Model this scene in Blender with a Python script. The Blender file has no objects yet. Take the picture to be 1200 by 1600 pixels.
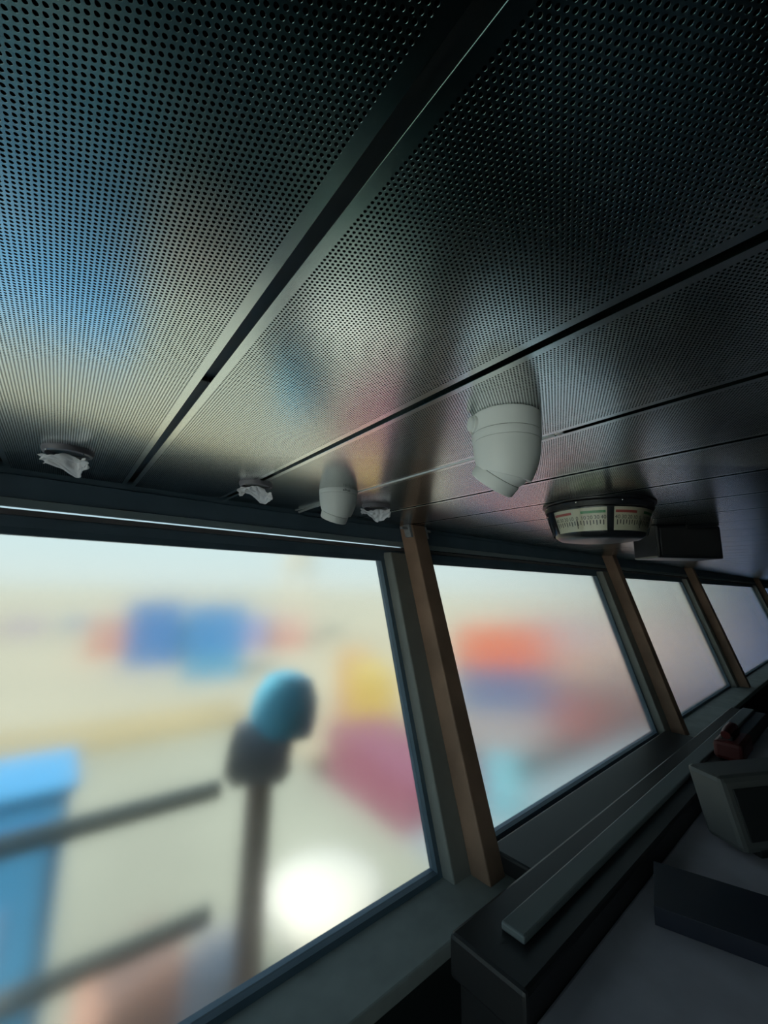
import bpy, bmesh, math, random
import numpy as np
from mathutils import Vector, Matrix, noise

S = bpy.context.scene
COL = S.collection
PI = math.pi
CAMZ = 1.75                      # eye height above the wheelhouse floor
CEIL = CAMZ + 0.30               # underside of the ceiling panels

# ---------------------------------------------------------------- camera
F_PX = 650.0
Rm = np.array([[0.79090718, 0.12242473, 0.59956486],
               [-0.61161011, 0.12616712, 0.78103452],
               [0.01997257, -0.98442574, 0.17466268]])
cam = bpy.data.cameras.new('camera')
cam.sensor_fit = 'AUTO'; cam.sensor_width = 36.0
cam.lens = F_PX / 1600.0 * 36.0
cam.clip_start = 0.02; cam.clip_end = 2000
cam_o = bpy.data.objects.new('camera', cam); COL.objects.link(cam_o)
M = Matrix.Identity(4)
for i in range(3):
    M[i][0] = Rm[i, 0]; M[i][1] = -Rm[i, 1]; M[i][2] = -Rm[i, 2]
M[2][3] = CAMZ
cam_o.matrix_world = M
S.camera = cam_o

# ---------------------------------------------------------------- sky and sun
wd = bpy.data.worlds.new('hazy_sky'); S.world = wd; wd.use_nodes = True
nt = wd.node_tree; nt.nodes.clear()
tc = nt.nodes.new('ShaderNodeTexCoord'); sp = nt.nodes.new('ShaderNodeSeparateXYZ')
rp = nt.nodes.new('ShaderNodeValToRGB'); bg = nt.nodes.new('ShaderNodeBackground'); wo = nt.nodes.new('ShaderNodeOutputWorld')
nt.links.new(tc.outputs['Generated'], sp.inputs[0]); nt.links.new(sp.outputs['Z'], rp.inputs[0])
nt.links.new(rp.outputs[0], bg.inputs[0]); nt.links.new(bg.outputs[0], wo.inputs[0])
e = rp.color_ramp.elements
e[0].position = 0.0; e[0].color = (0.62, 0.72, 0.72, 1)
e[1].position = 0.6; e[1].color = (0.30, 0.46, 0.60, 1)
q = e.new(0.12); q.color = (0.56, 0.73, 0.78, 1)
bg.inputs[1].default_value = 1.85

sun = bpy.data.lights.new('sun', 'SUN'); sun.energy = 7.6; sun.angle = math.radians(6); sun.color = (1, 0.93, 0.82)
sun_o = bpy.data.objects.new('sun', sun); COL.objects.link(sun_o)
sun_o.rotation_euler = Vector((0.60, 0.35, -0.72)).to_track_quat('-Z', 'Y').to_euler()

S.view_settings.view_transform = 'Standard'; S.view_settings.look = 'None'
S.view_settings.exposure = 0.0; S.view_settings.gamma = 1.0
S.view_settings.use_curve_mapping = False

# ---------------------------------------------------------------- materials
def mat(name, col, rough=0.5, metal=0.0, spec=0.5, noise_amt=0.0, nscale=8.0, bump=0.0, bscale=60.0, emit=None):
    m = bpy.data.materials.new(name); m.use_nodes = True
    t = m.node_tree; b = t.nodes['Principled BSDF']
    b.inputs['Base Color'].default_value = (*col, 1)
    b.inputs['Roughness'].default_value = rough; b.inputs['Metallic'].default_value = metal
    b.inputs['Specular IOR Level'].default_value = spec
    if emit:
        b.inputs['Emission Color'].default_value = (*col, 1); b.inputs['Emission Strength'].default_value = emit
    if noise_amt > 0 or bump > 0:
        c = t.nodes.new('ShaderNodeTexCoord'); n = t.nodes.new('ShaderNodeTexNoise')
        n.inputs['Scale'].default_value = nscale; n.inputs['Detail'].default_value = 4
        t.links.new(c.outputs['Object'], n.inputs['Vector'])
        if noise_amt > 0:
            r = t.nodes.new('ShaderNodeValToRGB')
            r.color_ramp.elements[0].position = 0.3; r.color_ramp.elements[1].position = 0.7
            r.color_ramp.elements[0].color = (*[v * (1 - noise_amt) for v in col], 1)
            r.color_ramp.elements[1].color = (*[min(1, v * (1 + noise_amt)) for v in col], 1)
            t.links.new(n.outputs['Fac'], r.inputs[0]); t.links.new(r.outputs[0], b.inputs['Base Color'])
        if bump > 0:
            n2 = t.nodes.new('ShaderNodeTexNoise'); n2.inputs['Scale'].default_value = bscale
            t.links.new(c.outputs['Object'], n2.inputs['Vector'])
            bp = t.nodes.new('ShaderNodeBump'); bp.inputs['Strength'].default_value = bump; bp.inputs['Distance'].default_value = 0.002
            t.links.new(n2.outputs['Fac'], bp.inputs['Height']); t.links.new(bp.outputs[0], b.inputs['Normal'])
    return m

PITCH = 0.00507; COLW = PITCH * math.sqrt(3) / 2; HOLE = 0.00144; LIP = 0.00158
GAP = 0.0140; PW = 0.3005; NCOL = 60
MARG = ((PW - GAP) - COLW * (NCOL - 1)) / 2
METAL = (0.88, 0.93, 0.92); MROUGH = 0.215

def glare_ramp(t, b):
    # ceiling glare put into the colour: dark when faced, mirror-like at grazing incidence
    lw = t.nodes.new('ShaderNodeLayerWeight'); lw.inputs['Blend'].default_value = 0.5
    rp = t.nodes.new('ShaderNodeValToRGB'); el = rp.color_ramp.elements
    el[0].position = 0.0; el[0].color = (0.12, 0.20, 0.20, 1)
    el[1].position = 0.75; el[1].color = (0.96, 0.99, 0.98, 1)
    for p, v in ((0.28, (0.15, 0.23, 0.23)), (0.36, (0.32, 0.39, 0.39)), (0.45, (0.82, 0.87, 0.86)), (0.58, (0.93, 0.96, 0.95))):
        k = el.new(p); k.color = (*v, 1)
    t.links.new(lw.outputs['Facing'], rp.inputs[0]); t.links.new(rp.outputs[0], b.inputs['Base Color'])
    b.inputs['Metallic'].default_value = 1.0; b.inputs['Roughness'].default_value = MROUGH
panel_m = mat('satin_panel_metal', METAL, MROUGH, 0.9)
glare_ramp(panel_m.node_tree, panel_m.node_tree.nodes['Principled BSDF'])
def perforated():
    m = bpy.data.materials.new('perforated_panel_metal'); m.use_nodes = True
    t = m.node_tree; b = t.nodes['Principled BSDF']; out = t.nodes['Material Output']
    glare_ramp(t, b)
    d = t.nodes.new('ShaderNodeBsdfDiffuse'); d.inputs[0].default_value = (0.004, 0.005, 0.005, 1)
    mx = t.nodes.new('ShaderNodeMixShader')
    c = t.nodes.new('ShaderNodeTexCoord'); s = t.nodes.new('ShaderNodeSeparateXYZ'); t.links.new(c.outputs['Object'], s.inputs[0])
    def op(o, a, bb=None):
        n = t.nodes.new('ShaderNodeMath'); n.operation = o
        for i, v in enumerate((a, bb)):
            if v is None: continue
            if isinstance(v, (int, float)): n.inputs[i].default_value = v
            else: t.links.new(v, n.inputs[i])
        return n.outputs[0]
    u = op('DIVIDE', op('SUBTRACT', s.outputs['X'], MARG), 2 * COLW)
    v = op('DIVIDE', s.outputs['Y'], PITCH)
    def dist(sh):
        fu = op('SUBTRACT', op('FRACT', op('ADD', u, 0.5 + sh)), 0.5)
        fv = op('SUBTRACT', op('FRACT', op('ADD', v, 0.5 + sh)), 0.5)
        fu = op('MULTIPLY', fu, math.sqrt(3))
        return op('ADD', op('MULTIPLY', fu, fu), op('MULTIPLY', fv, fv))
    dm = op('MINIMUM', dist(0), dist(0.5))
    hole = op('LESS_THAN', dm, (0.00150 / PITCH) ** 2)
    t.links.new(hole, mx.inputs[0]); t.links.new(b.outputs[0], mx.inputs[1]); t.links.new(d.outputs[0], mx.inputs[2])
    t.links.new(mx.outputs[0], out.inputs[0])
    return m
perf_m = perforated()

dark_back = mat('black_backing', (0.004, 0.005, 0.005), 0.9, spec=0.1)
channel_m = mat('dark_channel_metal', (0.012, 0.016, 0.016), 0.5, 0.0)
alu_m = mat('pale_aluminium', (0.75, 0.78, 0.78), 0.35, 0.6)
header_m = mat('dark_blue_grey_paint', (0.11, 0.165, 0.22), 0.55, noise_amt=0.1)
header2_m = mat('slate_grey_paint', (0.28, 0.35, 0.38), 0.5)
white_trim = mat('white_trim', (0.85, 0.88, 0.90), 0.4)
bead_m = mat('bright_steel_bead', (0.92, 0.95, 0.98), 0.3, 1.0)
grey_trim = mat('grey_seal', (0.16, 0.15, 0.16), 0.7)
frame_m = mat('grey_window_frame', (0.26, 0.265, 0.25), 0.6, noise_amt=0.1)
brown_m = mat('brown_post_paint', (0.33, 0.205, 0.145), 0.6, noise_amt=0.25, nscale=5)
sill_m = mat('grey_green_ledge', (0.33, 0.36, 0.35), 0.65, noise_amt=0.15)
wall_m = mat('dark_wall', (0.02, 0.028, 0.028), 0.7)
floor_m = mat('dark_floor', (0.010, 0.016, 0.016), 0.75, noise_amt=0.2)
white_plastic = mat('white_plastic', (0.86, 0.88, 0.87), 0.42)
seam_m = mat('dark_seam', (0.12, 0.13, 0.12), 0.8)  # dark grey seam lines between the turret parts
lens_m = mat('black_lens', (0.01, 0.01, 0.012), 0.1)
black_m = mat('black_enamel', (0.012, 0.013, 0.017), 0.35)
black_print = mat('black_print', (0.02, 0.02, 0.02), 0.6)
cream_m = mat('cream_scale', (0.62, 0.60, 0.47), 0.5)
red_m = mat('red_print', (0.42, 0.08, 0.07), 0.6)
green_m = mat('green_print', (0.07, 0.27, 0.11), 0.6)
chrome_m = mat('steel_screw', (0.7, 0.7, 0.7), 0.25, 1.0)
lamp_m = mat('grey_lamp_rim', (0.24, 0.22, 0.25), 0.4)
cloth_m = mat('white_cloth', (0.86, 0.84, 0.88), 0.9, bump=0.4, bscale=120)
bracket_m = mat('grey_bracket', (0.35, 0.36, 0.38), 0.5, noise_amt=0.2, nscale=60)
console_m = mat('black_console', (0.016, 0.016, 0.018), 0.5)
strip_m = mat('grey_trunking', (0.16, 0.185, 0.195), 0.5)
desk_m = mat('purple_grey_desk', (0.46, 0.43, 0.50), 0.55, noise_amt=0.1)
navy_m = mat('navy_vinyl', (0.008, 0.011, 0.026), 0.5)
mid_grey = mat('mid_grey_case', (0.10, 0.105, 0.105), 0.5)
darkred_m = mat('dark_red_case', (0.10, 0.015, 0.015), 0.5)
screen_m = mat('black_screen', (0.02, 0.022, 0.024), 0.5)

def glass():
    m = bpy.data.materials.new('rough_blur_glass'); m.use_nodes = True
    t = m.node_tree; t.nodes.remove(t.nodes['Principled BSDF'])
    g = t.nodes.new('ShaderNodeBsdfGlass'); g.inputs['Roughness'].default_value = 0.18; g.inputs['IOR'].default_value = 1.45  # roughness added so the panes blur the view outside
    g.inputs['Color'].default_value = (0.80, 0.81, 0.795, 1)  # tint added to dim the view against the room light
    t.links.new(g.outputs[0], t.nodes['Material Output'].inputs[0])
    return m
glass_m = glass()
def clear_cover():
    m = bpy.data.materials.new('clear_cover'); m.use_nodes = True
    t = m.node_tree; t.nodes.remove(t.nodes['Principled BSDF'])
    a = t.nodes.new('ShaderNodeBsdfTransparent'); b = t.nodes.new('ShaderNodeBsdfGlossy'); b.inputs['Roughness'].default_value = 0.08
    f = t.nodes.new('ShaderNodeFresnel'); f.inputs[0].default_value = 1.4; x = t.nodes.new('ShaderNodeMixShader')
    t.links.new(f.outputs[0], x.inputs[0]); t.links.new(a.outputs[0], x.inputs[1]); t.links.new(b.outputs[0], x.inputs[2])
    t.links.new(x.outputs[0], t.nodes['Material Output'].inputs[0])
    return m
cover_m = clear_cover()

def thin_glass(tint=(.93, .96, .95)):
    m = bpy.data.materials.new('clear_thin_glass'); m.use_nodes = True
    t = m.node_tree; t.nodes.remove(t.nodes['Principled BSDF'])
    a = t.nodes.new('ShaderNodeBsdfTransparent'); a.inputs[0].default_value = (*tint, 1)
    b = t.nodes.new('ShaderNodeBsdfGlossy'); b.inputs['Roughness'].default_value = 0.0
    f = t.nodes.new('ShaderNodeFresnel'); f.inputs[0].default_value = 1.45; x = t.nodes.new('ShaderNodeMixShader')
    t.links.new(f.outputs[0], x.inputs[0]); t.links.new(a.outputs[0], x.inputs[1]); t.links.new(b.outputs[0], x.inputs[2])
    t.links.new(x.outputs[0], t.nodes['Material Output'].inputs[0])
    return m
thin_m = thin_glass(); slit_m = thin_glass((.72, .75, .77))

# ---------------------------------------------------------------- helpers
def link(o, parent=None):
    COL.objects.link(o)
    if parent: o.parent = parent
    return o
def obj(name, bm, m, parent=None, smooth=False, loc=None):
    me = bpy.data.meshes.new(name)
    bmesh.ops.recalc_face_normals(bm, faces=bm.faces[:])
    bm.to_mesh(me); bm.free()
    for x in (m if isinstance(m, (list, tuple)) else [m]): me.materials.append(x)
    if smooth:
        me.shade_smooth()
        try: me.set_sharp_from_angle(angle=math.radians(38))
        except Exception: pass
    o = bpy.data.objects.new(name, me)
    if loc: o.location = loc
    return link(o, parent)
def empty(name, loc=(0, 0, 0), rz=0.0):
    o = bpy.data.objects.new(name, None); o.location = loc; o.rotation_euler = (0, 0, rz)
    o.empty_display_size = 0.05
    return link(o)
def thing(name, label, cat, loc=(0, 0, 0), rz=0.0, group=None):
    return tag(empty(name, loc, rz), label, cat, group)
def tag(o, label, cat, group=None):
    o['label'] = label; o['category'] = cat
    if group: o['group'] = group
    return o
def struct(o, label=None):
    o['kind'] = 'structure'
    if label: o['label'] = label
    return o
def box(bm, x0, x1, y0, y1, z0, z1, bev=0.0, shear=None):
    r = bmesh.ops.create_cube(bm, size=1.0)
    vs = r['verts']
    for v in vs:
        v.co = Vector((x0 + (v.co.x + .5) * (x1 - x0), y0 + (v.co.y + .5) * (y1 - y0), z0 + (v.co.z + .5) * (z1 - z0)))
        if shear: v.co.y += shear(v.co.z)
    if bev:
        es = list({e for v in vs for e in v.link_edges})
        bmesh.ops.bevel(bm, geom=es, offset=bev, segments=2, affect='EDGES', profile=0.5)
def B(x0, x1, y0, y1, z0, z1, bev=0.0, shear=None):
    bm = bmesh.new(); box(bm, x0, x1, y0, y1, z0, z1, bev, shear); return bm
def lathe(bm, prof, n=48, cap=True, mtx=None):
    rings = []
    for r, z in prof:
        ring = []
        for i in range(n):
            a = 2 * PI * i / n
            p = Vector((r * math.cos(a), r * math.sin(a), z))
            ring.append(bm.verts.new(mtx @ p if mtx else p))
        rings.append(ring)
    for a, b in zip(rings, rings[1:]):
        for i in range(n):
            bm.faces.new((a[i], a[(i + 1) % n], b[(i + 1) % n], b[i]))
    if cap:
        bm.faces.new(rings[0]); bm.faces.new(rings[-1])
def L(prof, n=48, cap=True, mtx=None):
    bm = bmesh.new(); lathe(bm, prof, n, cap, mtx); return bm
def tube(bm, pts, r, n=10):
    pts = [Vector(p) for p in pts]; rings = []
    for i, p in enumerate(pts):
        d = (pts[min(i + 1, len(pts) - 1)] - pts[max(i - 1, 0)]).normalized()
        x = d.orthogonal().normalized() if i == 0 else (px - d * px.dot(d)).normalized()
        px = x; y = d.cross(x)
        rings.append([bm.verts.new(p + r * (math.cos(2 * PI * k / n) * x + math.sin(2 * PI * k / n) * y)) for k in range(n)])
    for a, b in zip(rings, rings[1:]):
        for i in range(n): bm.faces.new((a[i], a[(i + 1) % n], b[(i + 1) % n], b[i]))
    bm.faces.new(rings[0]); bm.faces.new(rings[-1])
def T(pts, r, n=10):
    bm = bmesh.new(); tube(bm, pts, r, n); return bm
def align(v, origin):
    z = Vector(v).normalized(); x = z.orthogonal().normalized(); y = z.cross(x)
    m = Matrix.Identity(4)
    for i in range(3): m[i][0] = x[i]; m[i][1] = y[i]; m[i][2] = z[i]; m[i][3] = origin[i]
    return m

# ================================================================ SETTING
WS = 0.06; WY = 1.53; WROT = math.atan(WS)          # the front bulkhead runs along +X, swung out a little
def wall_y(x): return WY + WS * x
XL, XR, YB = -1.25, 14.0, -2.2

# ---- ceiling: backing slab, channels, perforated panels
def plan_slab(z0, z1, y_back, over):
    bm = bmesh.new(); pts = [(XL - .1, y_back), (XR + .1, y_back), (XR + .1, wall_y(XR) + over), (XL - .1, wall_y(XL) + over)]
    lo = [bm.verts.new((x, y, z0)) for x, y in pts]; hi = [bm.verts.new((x, y, z1)) for x, y in pts]
    bm.faces.new(lo); bm.faces.new(hi)
    for i in range(4): bm.faces.new((lo[i], lo[(i + 1) % 4], hi[(i + 1) % 4], hi[i]))
    return bm
ceil_o = struct(obj('ceiling', plan_slab(CEIL + 0.035, CEIL + 0.10, YB - .1, .16), dark_back), 'ceiling of dark perforated metal panels with open joints')

def in_mesh_zone(x, y):
    p = np.array([x, y, 0.30]); c = Rm.T @ p
    if c[2] < 0.08 or c[2] > 1.0: return False
    px, py = 600 + F_PX * c[0] / c[2], 800 + F_PX * c[1] / c[2]
    return -40 < px < 1240 and py > -50
def make_panel(k):
    x0 = 0.1405 + PW * k + GAP / 2
    w = PW - GAP
    yend = wall_y(x0 + w / 2) + 0.015
    y0, y1 = YB, yend
    V = []; Fc = []; mi = []
    def quad(ax, ay, bx, by, m, z=0.0):
        n = len(V); V.extend([(ax, ay, z), (bx, ay, z), (bx, by, z), (ax, by, z)]); Fc.append((n, n + 3, n + 2, n + 1)); mi.append(m)
    lo = MARG - COLW / 2; hi = MARG + COLW * (NCOL - 1) + COLW / 2
    ye0, ye1 = y0 + 0.02, y1 - 0.03
    # rolled edges and the plain margins
    bev = 0.0003; up = 0.018
    n = len(V)
    prof = [(0, up), (0, bev), (bev, 0)]
    for s in (0, 1):
        for (px, pz), (qx, qz) in zip(prof, prof[1:]):
            ax, bx = (px, qx) if s == 0 else (w - px, w - qx)
            n = len(V); V.extend([(ax, y0, pz), (bx, y0, qz), (bx, y1, qz), (ax, y1, pz)])
            Fc.append((n, n + 1, n + 2, n + 3)); mi.append(0)
    quad(bev, y0, lo, y1, 0); quad(hi, y0, w - bev, y1, 0)
    quad(lo, y0, hi, ye0, 0); quad(lo, ye1, hi, y1, 0)
    CS = {n: [(math.cos(2 * PI * (i + .5) / n), math.sin(2 * PI * (i + .5) / n)) for i in range(n)] for n in (12, 8)}
    for j in range(NCOL):
        xc = MARG + j * COLW; off = 0.5 * (j % 2)
        r0 = math.ceil(ye0 / PITCH) + 1; r1 = math.floor(ye1 / PITCH) - 1
        rows = [r for r in range(r0, r1) if in_mesh_zone(x0 + xc, (r + off) * PITCH)]
        a, b = xc - COLW / 2, xc + COLW / 2
        if not rows:
            quad(a, ye0, b, ye1, 1); continue
        ra, rb = rows[0], rows[-1]
        quad(a, ye0, b, (ra + off - .5) * PITCH, 1); quad(a, (rb + off + .5) * PITCH, b, ye1, 1)
        for r in range(ra, rb + 1):
            yc = (r + off) * PITCH; n = len(V)
            NC = 12 if (0.6 * (x0 + xc) + 0.781 * yc) < 0.40 else 8
            cs = CS[NC]
            V.extend([(b, yc - PITCH / 2, 0), (b, yc + PITCH / 2, 0), (a, yc + PITCH / 2, 0), (a, yc - PITCH / 2, 0)])
            V.extend([(xc + LIP * c, yc + LIP * s, 0) for c, s in cs])
            V.extend([(xc + HOLE * c, yc + HOLE * s, 0.00016) for c, s in cs])
            o = n + 4; i_ = n + 4 + NC
            # outer square to lip circle: quadrants of NSEG/4 segments; cs starts at +15 deg
            per = NC // 4
            corner = [1, 2, 3, 0]      # square corner (local index) of each quadrant
            for qd in range(4):
                cnr = n + corner[qd]
                for t in range(per - 1):
                    p = o + qd * per + t
                    Fc.append((cnr, p, p + 1)); mi.append(0)
                p = o + qd * per + per - 1; pn = o + ((qd + 1) * per) % NC
                Fc.append((cnr, p, pn, n + corner[(qd + 1) % 4])); mi.append(0)
            for t in range(NC):
                t2 = (t + 1) % NC
                Fc.append((o + t, i_ + t, i_ + t2, o + t2)); mi.append(0)
    me = bpy.data.meshes.new('ceiling_panel')
    nv = len(V); me.vertices.add(nv); me.vertices.foreach_set('co', np.array(V, dtype=np.float32).ravel())
    lens = np.fromiter((len(f) for f in Fc), dtype=np.int32, count=len(Fc))
    idx = np.fromiter((i for f in Fc for i in f), dtype=np.int32)
    me.loops.add(len(idx)); me.loops.foreach_set('vertex_index', idx)
    me.polygons.add(len(Fc)); st = np.zeros(len(Fc), dtype=np.int32); st[1:] = np.cumsum(lens)[:-1]
    me.polygons.foreach_set('loop_start', st)
    me.polygons.foreach_set('material_index', np.array(mi, dtype=np.int32))
    me.materials.append(panel_m); me.materials.append(perf_m)
    me.polygons.foreach_set('use_smooth', np.zeros(len(Fc), dtype=bool))
    me.update(calc_edges=True)
    o = bpy.data.objects.new('ceiling_panel', me); o.location = (x0, 0, CEIL)
    link(o, ceil_o)
    return o
for k in range(-5, 46):
    make_panel(k)
# channel seen in the joints (one recessed strip per joint, clip across the nearest)
for k in range(-4, 46):
    xc = 0.1405 + PW * k
    ch = obj('joint_channel', B(xc - GAP / 2 - .004, xc + GAP / 2 + .004, YB, wall_y(xc), CEIL + 0.016, CEIL + 0.022), channel_m, ceil_o)
    if k == 0:
        obj('joint_rib', B(xc - GAP / 2, xc - GAP / 2 + .004, YB, wall_y(xc), CEIL + 0.010, CEIL + 0.016), channel_m, ch)
        obj('splice_clip', B(xc - .006, xc + .006, 0.650, 0.662, CEIL + 0.008, CEIL + 0.017, .001), channel_m, ch)
strip = obj('cable_strip', B(0.7415 - .005, 0.7415 + .005, 0.415, wall_y(.74) - .01, CEIL - 0.002, CEIL + 0.010, .002), alu_m, ceil_o)
strip['label'] = 'pale aluminium strip filling the joint beside the cameras'
obj('strip_end', B(0.7415 - .004, 0.7415 + .004, 0.398, 0.416, CEIL - 0.001, CEIL + .008, .002), chrome_m, strip)

# ---- front bulkhead: header boards, wall below the windows, ledge
wf = struct(empty('wall_front', (0, WY, CAMZ), WROT), 'dark front bulkhead header above the windows')
def wpart(name, u0, u1, v0, v1, z0, z1, m, bev=0.002, par=None, shear=None):
    return obj(name, B(u0, u1, v0, v1, z0, z1, bev, shear), m, par or wf)
UL, UR = -1.30, 13.9
wpart('header_board', UL, UR, 0.0, 0.12, 0.285, 0.32, header_m)
wpart('header_board', UL, UR, -0.012, 0.12, 0.218, 0.283, header_m)
wpart('header_board', UL, UR, -0.020, 0.0, 0.1935, 0.2165, header2_m)
obj('glint_slit', B(UL, UR, -.002, .001, 0.184, 0.197), slit_m, wf)['label'] = 'added slit under the header board, its daylight in place of a trim glint'  # slit added; outside light makes the bright line of a reflecting trim
wpart('grey_seal', UL, UR, -0.014, 0.004, 0.172, 0.1875, grey_trim, .001)
wpart('frame_head', UL, UR, 0.0, 0.10, 0.135, 0.172, header_m)
wpart('lower_wall', UL, UR, -0.42, -0.34, -CAMZ, -1.08, wall_m)
ZT, ZB, VB = 0.14, -1.06, -0.37
def slope(z): return (z - ZT) * (-VB) / (ZT - ZB)
ledge = struct(obj('trim_1', B(UL, UR, VB - 0.20, VB + 0.06, -1.10, -1.055, .006), sill_m), 'grey green window ledge along the front bulkhead')
ledge.location = (0, WY, CAMZ); ledge.rotation_euler = (0, 0, WROT)

# ---- leaning window posts (grey mullion outside, brown post inside)
POSTS = [-1.16, 1.31, 3.77, 6.30, 11.2, 13.75]
for i, u in enumerate(POSTS):
    w = 0.072 if i < 2 else 0.09
    po = struct(empty('trim_%d' % (i + 2), (0, WY, CAMZ), WROT),
                ['leaning grey and brown window post', 'leaning window post with a brown inner face beside the small camera', 'leaning grey brown post between the middle windows', 'leaning dark post before the far window', 'leaning post at the far end', 'last leaning post by the right wall'][i])
    obj('mullion', B(u - w, u + w, -0.055, 0.06, -1.08, 0.16, .006, slope), frame_m, po)
    obj('inner_post', B(u + 0.02, u + 0.115, -0.145, -0.055, -1.10, 0.300, .006, slope), brown_m, po)
    if i == 1:
        for s, uu in ((-1, u + 0.012), (1, u + 0.123)):
            br = obj('bracket', B(uu - .008, uu + .008, -0.14, -0.10, 0.235, 0.298, .002, slope), bracket_m, po)
            obj('bracket_arm', B(min(uu, uu + s * .045), max(uu, uu + s * .045), -0.13, -0.112, 0.272, 0.284, .002, slope), bracket_m, br)
# ---- windows
for i in range(5):
    a, b = POSTS[i] + (0.072 if i < 2 else .09), POSTS[i + 1] - (0.072 if i + 1 < 2 else .09)
    wn = struct(empty('window_%d' % (i + 1), (0, WY, CAMZ), WROT), 'outward leaning bridge window with rough blurring glass')
    fr = bmesh.new(); t = 0.022
    box(fr, a, b, 0.0, 0.045, ZT - t, ZT + .004, 0, slope); box(fr, a, b, 0.0, 0.045, ZB - .02, ZB + t, 0, slope)
    box(fr, a, a + t, 0.0, 0.045, ZB + t, ZT - t, 0, slope); box(fr, b - t, b, 0.0, 0.045, ZB + t, ZT - t, 0, slope)
    obj('window_frame', fr, header_m, wn)
    obj('pane', B(a + t * .5, b - t * .5, 0.018, 0.026, ZB + t * .5, ZT - t * .5, 0, slope), glass_m, wn)
# ---- remaining shell
struct(obj('floor', plan_slab(-.05, 0, YB - .1, .05), floor_m))
# unseen left wall: tall clear windows added to brighten the room; other walls solid
def glazed_wall(name, loc, rz, length, n, wno):
    w = struct(empty(name, loc, rz))
    obj('lower_panel', B(0, length, 0, .1, 0, .22, .004), wall_m, w); obj('upper_panel', B(0, length, 0, .1, 1.92, CEIL + .035, .004), wall_m, w)
    st = length / n
    for i in range(n + 1):
        x = min(max(i * st, .06), length - .06)
        obj('mullion', B(x - .06, x + .06, 0, .1, .22, 1.92, .004), frame_m, w)
    for i in range(n):
        x0 = i * st + .06 + (.06 if i == 0 else 0); x1 = (i + 1) * st - .06 - (.06 if i == n - 1 else 0)
        wn = struct(empty('window_%d' % (wno + i), loc, rz))
        obj('pane', B(x0, x1, .045, .055, .22, 1.92), thin_m, wn)
glazed_wall('wall_left', (XL, wall_y(XL), 0), -PI / 2, wall_y(XL) - YB, 3, 6)
struct(obj('wall_back', B(XL - .1, XR + .1, YB - .1, YB, 0, CEIL + .035), wall_m))
struct(obj('wall_right', B(XR, XR + .1, YB, 2.36, 0, CEIL + .035), wall_m))

# ================================================================ CEILING FITTINGS
def turret(name, label, loc, view, R=0.061, box_base=True, with_logo=None):
    """ceiling camera: optional deep junction ring, cupped shell cut on a slant, tilted eyeball with hood"""
    t = thing(name, label, 'camera', loc, 0, 'white turret cameras on the ceiling')
    d0 = 0.0
    if box_base:
        obj('junction_ring', L([(R * .97, 0.0), (R * 1.0, -0.002), (R * 1.0, -0.032), (R * .992, -0.0335)], 64), white_plastic, t, True)
        obj('seam', L([(R * .982, -0.033), (R * .982, -0.0352)], 64), seam_m, t)
        d0 = 0.0345
        # conduit plug on the side
        a = math.radians(152)
        dirv = Vector((math.cos(a), math.sin(a), 0)); o = dirv * (R - .004) + Vector((0, 0, -0.0185))
        pl = obj('conduit_plug', L([(.0150, 0), (.0150, .007), (.0128, .0075), (.0128, .011), (.0118, .0125)], 32, True, align(dirv, o)), white_plastic, t, True)
        obj('screw', L([(.0022, 0), (.0022, .006)], 10, True, align(dirv, dirv * (R - .003) + Vector((0, .004, -0.0335)))), chrome_m, pl)
    obj('base_ring', L([(R * .995, -d0), (R * 1.0, -d0 - .001), (R * .985, -d0 - 0.0135), (R * .975, -d0 - .0145)], 64), white_plastic, t, True)
    obj('seam', L([(R * .965, -d0 - 0.014), (R * .965, -d0 - 0.0158)], 64), seam_m, t)
    # shell
    v = Vector(view).normalized()
    bm = bmesh.new()
    h = 0.074
    prof = [(R * .975, -d0 - .0152)]
    for i in range(1, 19):
        f = i / 18
        prof.append((R * (.975 - .06 * f - .30 * f ** 2.4), -d0 - .0152 - h * f))
    lathe(bm, prof, 72)
    cut = Vector((0, 0, -d0 - 0.0152 - h * .80))
    nrm = (Vector((v.x, v.y, 0)).normalized() * 0.34 + Vector((0, 0, -1))).normalized()
    geom = bm.verts[:] + bm.edges[:] + bm.faces[:]
    r = bmesh.ops.bisect_plane(bm, geom=geom, plane_co=cut, plane_no=nrm, clear_outer=True)
    ed = [g for g in r['geom_cut'] if isinstance(g, bmesh.types.BMEdge)]
    bmesh.ops.holes_fill(bm, edges=ed)
    obj('shell', bm, white_plastic, t, True)
    # eyeball
    C = Vector((0, 0, -d0 - 0.050)) + Vector((v.x, v.y, 0)) * 0.004
    rb = R * .80
    ball = bmesh.new()
    prof = [(rb * math.sin(a), rb * math.cos(a)) for a in np.linspace(0.9, 2.05, 14)][::-1]
    mt = align(v, C)
    prof = [(rb * math.cos(a), rb * math.sin(a)) for a in np.linspace(-0.5, 0.50, 12)]
    lathe(ball, prof, 64, True, mt)
    e_ = obj('eyeball', ball, white_plastic, t, True)
    z1 = rb * math.sin(.50); r1 = rb * math.cos(.50)
    obj('eyeball_seam', L([(r1 * .985, z1 - .0005), (r1 * .985, z1 + .0012)], 64, True, mt), seam_m, e_)
    obj('hood', L([(r1 * 1.0, z1 + .001), (r1 * 1.02, z1 + .003), (r1 * .985, z1 + .021), (r1 * .94, z1 + .023), (r1 * .90, z1 + .0215), (r1 * .88, z1 + .016)], 64, True, mt), white_plastic, e_, True)
    obj('lens', L([(r1 * .86, z1 + .0165), (r1 * .84, z1 + .018), (.012, z1 + .019)], 48, True, mt), lens_m, e_, True)
    return t, d0

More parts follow.
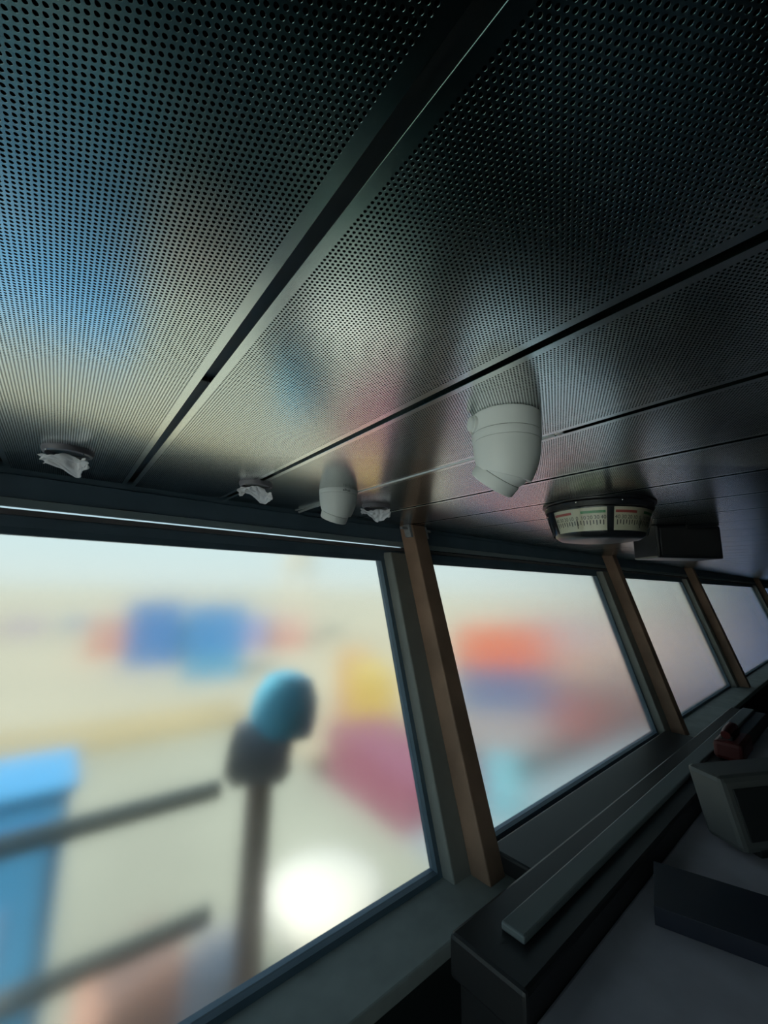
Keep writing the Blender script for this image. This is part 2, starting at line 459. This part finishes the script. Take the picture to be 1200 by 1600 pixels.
def text_mesh(s, size, font_space=1.0, shear=0.0):
    cu = bpy.data.curves.new('t', 'FONT'); cu.body = s; cu.size = size; cu.align_x = 'CENTER'; cu.align_y = 'BOTTOM_BASELINE'
    cu.space_character = font_space; cu.shear = shear; cu.resolution_u = 3
    o = bpy.data.objects.new('t', cu); COL.objects.link(o)
    dg = bpy.context.evaluated_depsgraph_get(); dg.update()
    me = bpy.data.meshes.new_from_object(o.evaluated_get(dg))
    vs = [tuple(v.co) for v in me.vertices]; fs = [tuple(p.vertices) for p in me.polygons]
    bpy.data.objects.remove(o); bpy.data.curves.remove(cu); bpy.data.meshes.remove(me)
    return vs, fs

BIG = (0.5955, 0.4255, CEIL)
turret('turret_camera', 'large white turret camera on a deep round base, nearest on the ceiling', BIG, (-0.085, 0.625, -0.75), 0.0595, True)
SMALL = (0.687, 1.1405, CEIL)
ts, _ = turret('turret_camera', 'small looking white turret camera with dark lettering on its rim, beside the cable strip', SMALL, (-0.06, 0.42, -0.90), 0.0625, False)
# lettering on the small camera's rim
vs, fs = text_mesh('alhua', 0.0125, 1.0)
bm = bmesh.new(); a0 = math.atan2(-SMALL[1], -SMALL[0]) + math.radians(24)
bv = [bm.verts.new(((.0633) * math.cos(a0 + x / .0633), (.0633) * math.sin(a0 + x / .0633), -0.0115 + y)) for x, y, z in vs]
for f in fs:
    try: bm.faces.new([bv[i] for i in f])
    except ValueError: pass
obj('lettering', bm, black_print, ts)
# grey rod added as the visible end of the joint strip
cab = obj('conduit', T([(0.741, 1.34, CEIL - .006), (0.742, 1.44, CEIL - .007), (0.745, 1.54, CEIL - .010)], 0.005), alu_m)
tag(cab, 'short grey rod continuing the aluminium strip behind the small turret camera to the bulkhead', 'conduit')

# ---- rudder angle indicator
IND = (1.505, 0.70, CEIL)
ri = thing('rudder_indicator', 'black round ceiling gauge with cream scales, red and green bars', 'gauge', IND)
obj('flange', L([(.180, 0), (.1828, -.001), (.1828, -.006), (.180, -.0075)], 72), black_m, ri, True)
obj('rim_ring', L([(.168, -.0075), (.1745, -.010), (.1760, -.018), (.1745, -.027), (.169, -.030)], 72), black_m, ri, True)
def cone_r(d): return .166 - (d - .030) / .085 * .024
obj('body', L([(cone_r(.030), -.030), (cone_r(.115), -.115), (.128, -.126), (.10, -.130)], 72), black_m, ri, True)
phi0 = math.atan2(-IND[1], -IND[0])
for k in range(8):
    a = phi0 + math.radians(-20 + 45 * k)
    dv = Vector((math.cos(a), math.sin(a), 0))
    obj('screw', L([(.0032, 0), (.0032, .003), (.002, .004)], 10, True, align(dv, dv * .1745 + Vector((0, 0, -.014)))), chrome_m, ri)
def on_cone(ang, d, lift):
    r = cone_r(d) + lift
    return (r * math.cos(ang), r * math.sin(ang), -d)
def cone_patch(bm, a0, a1, d0, d1, lift, n=24):
    g = [[bm.verts.new(on_cone(a0 + (a1 - a0) * i / n, d, lift)) for i in range(n + 1)] for d in (d0, d1)]
    for i in range(n): bm.faces.new((g[0][i], g[0][i + 1], g[1][i + 1], g[1][i]))
D = math.radians
for c, rev in ((-23, False), (50.5, True), (123, False)):
    ca = phi0 + D(c)
    bm = bmesh.new(); cone_patch(bm, ca - D(33), ca + D(33), .034, .108, .0012)
    fp = obj('scale_face', bm, cream_m, ri)
    bm = bmesh.new(); cone_patch(bm, ca - D(31.5), ca - D(6), .0445, .0525, .0020); obj('red_bar', bm, red_m, fp)
    bm = bmesh.new(); cone_patch(bm, ca + D(5), ca + D(31.5), .0445, .0525, .0020); obj('green_bar', bm, green_m, fp)
    bm = bmesh.new()
    for k in range(-8, 9):
        w = D(.55); ta = ca + D(3.65 * k)
        long_ = k % 2 == 0
        cone_patch(bm, ta - w, ta + w, .0745, .0905 if long_ else .0875, .0021, 1)
    obj('tick_marks', bm, black_print, fp)
    bm = bmesh.new()
    for k in range(-4, 5):
        vs, fs = text_mesh(str(abs(k) * 10), .0168)
        bv = [bm.verts.new(on_cone(ca + D(7.3 * k) + x / .155, .0715 - y, .0021)) for x, y, z in vs]
        for f in fs:
            try: bm.faces.new([bv[i] for i in f])
            except ValueError: pass
    obj('numerals', bm, black_print, fp)
    pt = bmesh.new(); cone_patch(pt, ca - D(.5), ca + D(.5), .070, .100, .0060, 1); obj('pointer', pt, black_print, fp)
obj('glass_cover', L([(cone_r(.031) + .007, -.031), (cone_r(.112) + .007, -.112)], 72, False), cover_m, ri, True)

# ---- recessed ceiling lights with cloth stuffed in them
lights = [((-0.018, 1.203), .0515, 'grey round ceiling light, leftmost, with cloth stuffed below it', 'leftmost crumpled white cloth, long and twisted, hanging from a round ceiling light', 7, .3),
          ((0.443, 1.222), .0500, 'grey round ceiling light between the leftmost one and the small turret camera', 'crumpled white cloth hanging left of the small turret camera', 19, -.2),
          ((0.921, 1.250), .0540, 'grey round ceiling light right of the small turret camera', 'crumpled white cloth hanging right of the small turret camera', 33, -.4)]
for (x, y), r, lab, lab2, seed, tw in lights:
    t = thing('ceiling_light', lab, 'lamp', (x, y, CEIL), 0, 'round lights along the front of the ceiling')
    obj('rim', L([(r, 0), (r * 1.0, -.004), (r * .94, -.011), (r * .84, -.013), (r * .78, -.009), (r * .76, .0)], 48, False), lamp_m, t, True)
    obj('diffuser', L([(r * .77, -.004), (.004, -.005)], 40), black_m, t, True)
    for a in (-2.6, -.9):
        obj('screw', L([(.0022, 0), (.0022, .0025)], 10, True, align((0, 0, -1), (r * .9 * math.cos(a), r * .9 * math.sin(a), -.0115))), chrome_m, t)
    # cloth: a rumpled ribbon twisted across the opening
    bm = bmesh.new(); NU, NV = 44, 14; grid = []
    fx, fy = 0.79, -0.61
    for i in range(NU):
        row = []
        for j in range(NV):
            u = i / (NU - 1) * 2 - 1; vv = j / (NV - 1) * 2 - 1
            ph = u * 2.6 + tw
            half = .025 + .005 * math.sin(u * 5 + seed)
            # local frame: s across the view, d away from it
            s = u * r * 1.02
            dd = vv * half * (.75 + .35 * math.cos(ph * 1.3)) + .010 * math.sin(u * 3 + seed)
            z = -.030 - .008 * math.sin(ph + seed) - vv * half * (.50 + .22 * math.sin(ph * 1.1 + .8)) - .0045 * abs(u) ** 3
            p = Vector((fx * s + .61 * dd, fy * s + .79 * dd, z))
            nn = noise.noise_vector(Vector((u * 4 + seed, vv * 2.6, seed * .37))) * .0055 + noise.noise_vector(Vector((u * 11 + seed, vv * 6, 3))) * .0022
            p = p + nn
            p.z = min(p.z, -.009)
            row.append(bm.verts.new(p))
        grid.append(row)
    for i in range(NU - 1):
        for j in range(NV - 1):
            bm.faces.new((grid[i][j], grid[i + 1][j], grid[i + 1][j + 1], grid[i][j + 1]))
    co = obj('white_cloth', bm, cloth_m, None, True, (x, y, CEIL))
    tag(co, lab2, 'cloth', 'white cloths stuffed under the ceiling lights')
    sm = co.modifiers.new('thickness', 'SOLIDIFY'); sm.thickness = .0022; sm.offset = 0
    sb = co.modifiers.new('soft', 'SUBSURF'); sb.levels = 1; sb.render_levels = 1

# ---- overhead box hung near the right
ob = thing('overhead_box', 'dark box hung under the ceiling right of the round gauge', 'box', (2.26, 0.66, CEIL), math.radians(-37))
obj('case', B(-.15, .15, -.02, .16, -.15, 0, .008), black_m, ob)
obj('front_plate', B(-.135, .135, -.026, -.019, -.14, -.012, .004), console_m, ob)
obj('hanger', B(-.012, .012, -.030, -.02, -.022, 0, .002), console_m, ob)

# ================================================================ CONSOLE
cz = CAMZ
def world_thing(name, label, cat, x, y, z, rz=0.0, group=None): return thing(name, label, cat, (x, y, z), rz, group)
co = world_thing('bridge_console', 'long black bridge console under the middle windows with a grey top strip', 'console', 1.05, 0.42, 0, WROT)
obj('plinth', B(0.05, 3.6, 0.05, 0.50, 0, .10, .005), console_m, co)
obj('cabinet', B(0, 3.65, 0, 0.52, .10, .68, .008), console_m, co)
obj('desk_top', B(-.03, 3.68, -.30, 0.30, .68, .715, .01), desk_m, co)
obj('riser', B(-.02, 3.67, 0.30, 0.54, .68, .79, .012), console_m, co)
obj('dash_cover', B(.44, 2.60, .53, .73, .700, .765, .01), console_m, co)
obj('trunking', B(.10, 3.63, 0.375, 0.45, .79, .812, .006), strip_m, co)['label'] = 'grey strip along the console top'
for k in range(5):
    dr = obj('cabinet_door', B(.04 + k * .72, min(.72 + k * .72, 3.62), -.016, 0.0, .13, .65, .006), console_m, co)
    obj('handle', B(.60 + k * .72, .62 + k * .72, -.036, -.016, .36, .46, .004), chrome_m, dr)
mo = world_thing('display_unit', 'grey sloped display unit standing on the console at the right', 'display', 2.50, 0.52, .716, math.radians(-25))
obj('housing', B(-.24, .24, -.06, .10, .02, .27, .02, lambda z: z * .3), mid_grey, mo)
obj('screen', B(-.20, .20, -.068, -.058, .06, .23, .004, lambda z: z * .3), screen_m, mo)
obj('foot', B(-.16, .16, -.05, .09, 0, .03, .005), console_m, mo)
ph = world_thing('telephone', 'dark red case on the console behind the grey display unit', 'telephone', 3.35, .86, .792, math.radians(4))
obj('body', B(-.16, .16, -.08, .06, .001, .10, .02), darkred_m, ph)
obj('handset', T([(-.12, 0, .13), (-.06, 0, .145), (.06, 0, .145), (.12, 0, .13)], .024), darkred_m, ph, True)
obj('cradle', B(-.10, .10, -.03, .03, .09, .125, .006), console_m, ph)
bi = world_thing('binder', 'navy ring binder lying on the console desk near the right', 'binder', 1.80, .56, .716, math.radians(20))
obj('front_cover', B(-.13, .13, -.16, .16, .050, .054, .001), navy_m, bi)
obj('back_cover', B(-.13, .13, -.16, .16, 0, .004, .001), navy_m, bi)
obj('spine', B(-.134, -.128, -.16, .16, 0, .054, .001), navy_m, bi)
obj('pages', B(-.125, .115, -.148, .148, .005, .046), mid_grey, bi)

# ================================================================ OUTSIDE
Z = lambda r: CAMZ + r
yard_m = mat('pale_yard_concrete', (0.46, 0.43, 0.33), 0.9, noise_amt=0.12, nscale=.05)
deck_m = mat('grey_green_deck', (0.36, 0.37, 0.30), 0.8, noise_amt=0.12, nscale=.4)
ochre_m = mat('ochre_deck_edge', (0.42, 0.34, 0.18), 0.8, noise_amt=0.15, nscale=.5)
dock_m = mat('blue_grey_dock', (0.30, 0.37, 0.41), 0.8, noise_amt=.1, nscale=.2)
struct(obj('ground', B(-600, 600, -600, 900, Z(-11.4), Z(-10.4)), yard_m), 'pale concrete container yard')
struct(obj('foredeck', B(-6, 4.9, 1.9, 12.6, Z(-4.3), Z(-4.0), .02), deck_m), 'grey green foredeck below the windows')
struct(obj('bulwark', B(-6, 4.9, 12.6, 14.4, Z(-4.3), Z(-3.75), .05), ochre_m), 'ochre bulwark at the end of the foredeck')
struct(obj('quay', B(4.9, 60, -30, 24, Z(-10.8), Z(-10.4)), dock_m), 'blue grey quay beside the ship')

bounce_m = mat('pale_bounce_paint', (0.74, 0.76, 0.73), 0.7, noise_amt=.08, nscale=2)
struct(obj('bounce_deck', B(-8.5, XL - .12, -3.5, 1.4, -.12, -.02, .01), bounce_m), 'unseen pale deck added outside the left side windows to bounce light in')  # unseen reflector, kept pale to throw light through the left windows
struct(obj('side_deck', B(4.9, 15, 1.9, 5.7, Z(-4.3), Z(-4.0), .02), dock_m), 'pale blue grey side deck below the middle windows')
# rails along the bridge front
rail_m = mat('grey_rail_paint', (0.34, 0.34, 0.30), 0.6)
rl = thing('guard_rail', 'grey two bar guard rail outside the left window', 'railing', (-1.6, 2.2, Z(-2.0)))
for h in (1.03, .51): obj('rail_bar', T([(0, 0, h), (2.33, 0, h)], .042, 12), rail_m, rl, True)
for x in (.02, 1.0): obj('stanchion', T([(x, 0, 0), (x, 0, 1.03)], .028, 12), rail_m, rl, True)
obj('foot_board', B(-.05, 2.28, -.9, .1, -.03, 0), rail_m, rl)
# covered lamp on a post at the rail end
lp = thing('searchlight', 'dark lamp under a blue cover on a reddish brown post at the railing end', 'lamp', (0.93, 2.2, Z(-2.0)))
post_m = mat('reddish_brown_post', (0.25, 0.17, 0.15), 0.7)
drum_m = mat('dark_grey_drum', (0.20, 0.21, 0.235), 0.6)
bluecov = mat('sky_blue_cover', (0.12, 0.48, 0.68), 0.8)
obj('post', L([(.085, 0), (.085, .02), (.070, .04), (.066, 1.06)], 24), post_m, lp, True)
obj('yoke', B(-.15, .15, -.05, .05, 1.03, 1.08, .01), drum_m, lp)
obj('drum', L([(.09, -.17), (.13, -.15), (.14, -.05), (.14, .10), (.13, .13)], 36, True, align((-.7, .4, .10), (-.02, 0, 1.16))), drum_m, lp, True)
obj('cover', L([(.165, -.02), (.175, .06), (.165, .16), (.12, .25), (.05, .28)], 36, True, align((.15, 0, 1), (.10, 0, 1.25))), bluecov, lp, True)
# blue locker beyond the rail
bl = thing('deck_locker', 'big blue steel locker beyond the rail at bottom left', 'locker', (-1.0, 2.72, Z(-4.0)))
blue_m = mat('bright_blue_paint', (0.09, 0.38, 0.72), 0.5, noise_amt=.06)
ltblue = mat('pale_blue_panel', (0.20, 0.45, 0.78), 0.5)
obj('body', B(-1.2, 1.18, 0, .5, 0, 2.98, .02), blue_m, bl)
obj('lid', B(-1.23, 1.21, -.03, .53, 2.98, 3.02, .015), blue_m, bl)
for k in range(3):
    d = obj('door', B(-1.12 + k * .76, -.40 + k * .76, -.02, 0, .1, 2.86, .006), blue_m, bl)
    obj('handle', B(-.50 + k * .76, -.47 + k * .76, -.05, -.02, 1.3, 1.5, .006), chrome_m, d)
obj('notice_plate', B(.72, 1.0, -.026, -.02, 2.3, 2.55), ltblue, bl)
# things on the foredeck
wb = thing('deck_vent', 'white mushroom vent on the foredeck left of the leaning post', 'vent', (2.55, 4.2, Z(-4.0)))
whitep = mat('white_deck_paint', (0.82, 0.81, 0.74), 0.6)
obj('trunk', L([(.34, 0), (.34, .85)], 32), whitep, wb, True)
obj('cap', L([(.56, .78), (.60, .84), (.58, .96), (.40, 1.06), (.02, 1.12)], 40), whitep, wb, True)
cr = thing('crate', 'salmon pink crate on the foredeck at bottom left', 'crate', (.95, 4.75, Z(-4.0)), .3)
salmon = mat('salmon_paint', (0.60, 0.34, 0.26), 0.8)
for k in range(4): obj('slat', B(-.35, .35, -.30, .30, .03 + k * .17, .17 + k * .17, .01), salmon, cr)
obj('base', B(-.32, .32, -.27, .27, 0, .69), post_m, cr)
dr = thing('drum', 'lilac grey drum on the foredeck beside the white vent', 'drum', (1.50, 4.15, Z(-4.0)))
lilac = mat('lilac_grey_paint', (0.34, 0.33, 0.37), 0.7)
obj('body', L([(.27, 0), (.28, .02), (.28, .28), (.29, .30), (.28, .32), (.28, .86), (.27, .88)], 36), lilac, dr, True)
obj('bung', L([(.04, .875), (.04, .895)], 16), chrome_m, dr)
bx = thing('barrel', 'cyan barrel on the side deck right of the leaning post', 'barrel', (6.9, 5.25, Z(-4.0)))
cyan = mat('cyan_paint', (0.16, 0.50, 0.62), 0.6)
obj('body', L([(.30, 0), (.31, .02), (.31, .32), (.32, .34), (.31, .36), (.31, .92), (.30, .94)], 32), cyan, bx, True); obj('bung', L([(.05, .935), (.05, .96)], 16), chrome_m, bx)

# shipping containers
def container_protos():
    Lc, W, H = 6.06, 2.44, 2.60
    bm = bmesh.new()
    # corrugated long sides, as one skin
    def side(y, sg):
        n = 22; pts = []
        for i in range(n):
            x = -Lc / 2 + .15 + (Lc - .3) * i / n; st = (Lc - .3) / n
            pts += [(x, 0), (x + st * .3, 0), (x + st * .5, .035), (x + st * .8, .035)]
        pts.append((Lc / 2 - .15, 0))
        lo = [bm.verts.new((x, y - sg * d, .16)) for x, d in pts]; hi = [bm.verts.new((x, y - sg * d, H - .12)) for x, d in pts]
        for i in range(len(pts) - 1): bm.faces.new((lo[i], lo[i + 1], hi[i + 1], hi[i]))
    side(-W / 2 + .02, -1); side(W / 2 - .02, 1)
    box(bm, -Lc / 2 + .06, Lc / 2 - .06, -W / 2 + .07, W / 2 - .07, .1, H - .03)
    fr = bmesh.new()
    for x in (-Lc / 2, Lc / 2 - .16):
        for y in (-W / 2, W / 2 - .16): box(fr, x, x + .16, y, y + .16, 0, H)
    for y in (-W / 2, W / 2 - .1):
        box(fr, -Lc / 2 + .16, Lc / 2 - .16, y, y + .1, 0, .16); box(fr, -Lc / 2 + .16, Lc / 2 - .16, y, y + .1, H - .12, H)
    for x in (-Lc / 2, Lc / 2 - .1):
        box(fr, x, x + .1, -W / 2 + .16, W / 2 - .16, 0, .16); box(fr, x, x + .1, -W / 2 + .16, W / 2 - .16, H - .12, H)
    d1 = B(Lc / 2 - .06, Lc / 2 - .01, -W / 2 + .17, -.01, .17, H - .13); d2 = B(Lc / 2 - .06, Lc / 2 - .01, .01, W / 2 - .17, .17, H - .13)
    rod = bmesh.new()
    for y in (-.8, -.3, .3, .8): box(rod, Lc / 2 - .01, Lc / 2 + .02, y - .02, y + .02, .2, H - .16)
    out = []
    for nm, b in (('skin', bm), ('frame', fr), ('door', d1), ('door', d2), ('lock_rods', rod)):
        me = bpy.data.meshes.new(nm); bmesh.ops.recalc_face_normals(b, faces=b.faces[:]); b.to_mesh(me); b.free()
        me.materials.append(blue_m); out.append((nm, me))
    return out
PROTO = container_protos()
cmats = {}
def cmat(col):
    k = tuple(col)
    if k not in cmats: cmats[k] = mat('container_paint', col, 0.6, noise_amt=.08, nscale=.6)
    return cmats[k]
def container(x, y, zr, rz, col, label, group='shipping containers in the yard'):
    t = thing('shipping_container', label, 'container', (x, y, Z(zr)), math.radians(rz), group)
    m = cmat(col)
    for nm, me in PROTO:
        o = bpy.data.objects.new(nm, me); link(o, t)
        o.material_slots[0].link = 'OBJECT'; o.material_slots[0].material = m
BLUE = (0.05, 0.20, 0.50); G0 = -10.4
lev = ['bottom', 'middle', 'top']
for n in range(3):
    container(10.6, 61.5, G0 + n * 2.6, -10, BLUE, '%s blue container of the left far blue stack' % lev[n])
for n in range(3):
    container(15.0, 50.5, G0 + n * 2.6, -16, (0.05, 0.23, 0.52) if n else (0.07, 0.30, 0.50), '%s blue container of the far blue stack right of the pale green one' % lev[n])
container(16.2, 66, G0, 74, (0.30, 0.48, 0.36), 'pale green container standing between the two far blue stacks, lower')
container(16.2, 66, G0 + 2.6, 74, (0.30, 0.48, 0.36), 'pale green container standing between the two far blue stacks, upper')
container(7.2, 71.5, G0, -5, (0.62, 0.30, 0.24), 'lower salmon container at left of the far blue stacks')
container(7.2, 71.5, G0 + 2.6, -5, (0.62, 0.36, 0.30), 'upper salmon container at left of the far blue stacks')
container(25.0, 68, G0, -20, (0.30, 0.28, 0.50), 'lower violet container right of the far blue stacks')
container(25.0, 68, G0 + 2.6, -20, (0.26, 0.30, 0.56), 'upper violet container right of the far blue stacks')
container(31.5, 67, G0, -24, (0.52, 0.25, 0.22), 'dull red container right of the violet pair, lower')
container(31.5, 67, G0 + 2.6, -24, (0.56, 0.40, 0.36), 'dull pink container on the dull red one')
container(-4.0, 108, G0, 0, (0.42, 0.36, 0.50), 'lilac container far off at the left')
container(4.5, 112, G0, 0, (0.30, 0.40, 0.55), 'slate blue container far off near the lilac one')
container(-12.0, 110, G0, 0, (0.50, 0.40, 0.42), 'dusty pink container far off at the left edge')
# near the leaning post
container(16.6, 22.6, G0, 60, (0.62, 0.46, 0.08), 'lower yellow container end on, left of the leaning post', 'containers on the quay')
container(16.6, 22.6, G0 + 2.6, 60, (0.60, 0.44, 0.10), 'upper yellow container end on, left of the leaning post', 'containers on the quay')
container(19.5, 29.0, G0 + 0, 60, (0.50, 0.30, 0.22), 'lower brown container behind the yellow pair', 'containers on the quay')
container(19.5, 29.0, G0 + 2.6, 60, (0.58, 0.36, 0.16), 'orange brown container behind the yellow pair, upper', 'containers on the quay')
container(9.6, 11.6, G0 + 2.6, 82, (0.29, 0.10, 0.16), 'maroon container beside the foredeck, upper of two', 'containers on the quay')
container(9.6, 11.6, G0, 82, (0.34, 0.30, 0.30), 'grey brown container under the maroon one', 'containers on the quay')
# through the middle window
for n, (c, l) in enumerate([((0.42, 0.40, 0.42), 'pale grey container at the bottom of the stack in the middle window'),
                            ((0.10, 0.18, 0.36), 'dark blue container under the orange one in the middle window'),
                            ((0.70, 0.17, 0.08), 'orange red container on top of the stack in the middle window')]):
    container(24.6 + .2 * n, 18.9, G0 + n * 2.6, -38, c, l, 'containers in the middle window')
for (x, y, n, c, l) in [(30.2, 18.6, 0, (0.45, 0.14, 0.13), 'short red end container right of the middle stack'),
                        (37.4, 21.5, 0, (0.33, 0.36, 0.44), 'grey container at the foot of the far right stack'),
                        (37.4, 21.5, 1, (0.60, 0.40, 0.32), 'tan pink container in the far right stack'),
                        (37.4, 21.5, 2, (0.40, 0.40, 0.48), 'lavender grey container in the far right stack'),
                        (38.6, 15.2, 0, (0.25, 0.19, 0.18), 'dark brown container right of the far right stack'),
                        (38.6, 15.2, 1, (0.52, 0.42, 0.44), 'dusty rose container on the dark brown one'),
                        (38.6, 15.2, 2, (0.58, 0.48, 0.46), 'pale rose container topmost right of the far right stack')]:
    container(x, y, G0 + 2.6 * n, 52 if n % 2 else -50, c, l, 'containers in the middle window')
# through the far right windows
for n in range(5):
    container(20.5, 2.3, G0 + n * 2.6, 96, (0.17, 0.30, 0.64), ['lowest', 'second lowest', 'middle', 'second highest', 'highest'][n] + ' blue container of the stack in the far right window', 'blue containers in the far right window')
# quay crane far off
cr = thing('quay_crane', 'pale beige quay crane standing far beyond the yard', 'crane', (38, 77, Z(-10.4)), math.radians(-30))
beige = mat('pale_beige_paint', (0.60, 0.56, 0.46), 0.8)
for x in (-2, 2):
    for y in (-2, 2): obj('leg', B(x - .5, x + .5, y - .5, y + .5, 0, 17), beige, cr)
obj('portal_beam', B(-2.6, 2.6, -2.6, 2.6, 8, 9.2), beige, cr)
obj('machine_house', B(-2.4, 2.4, -2.4, 2.4, 13.5, 17.5), beige, cr)
obj('boom', B(-.5, .5, -8, 14, 17.5, 18.5), beige, cr)
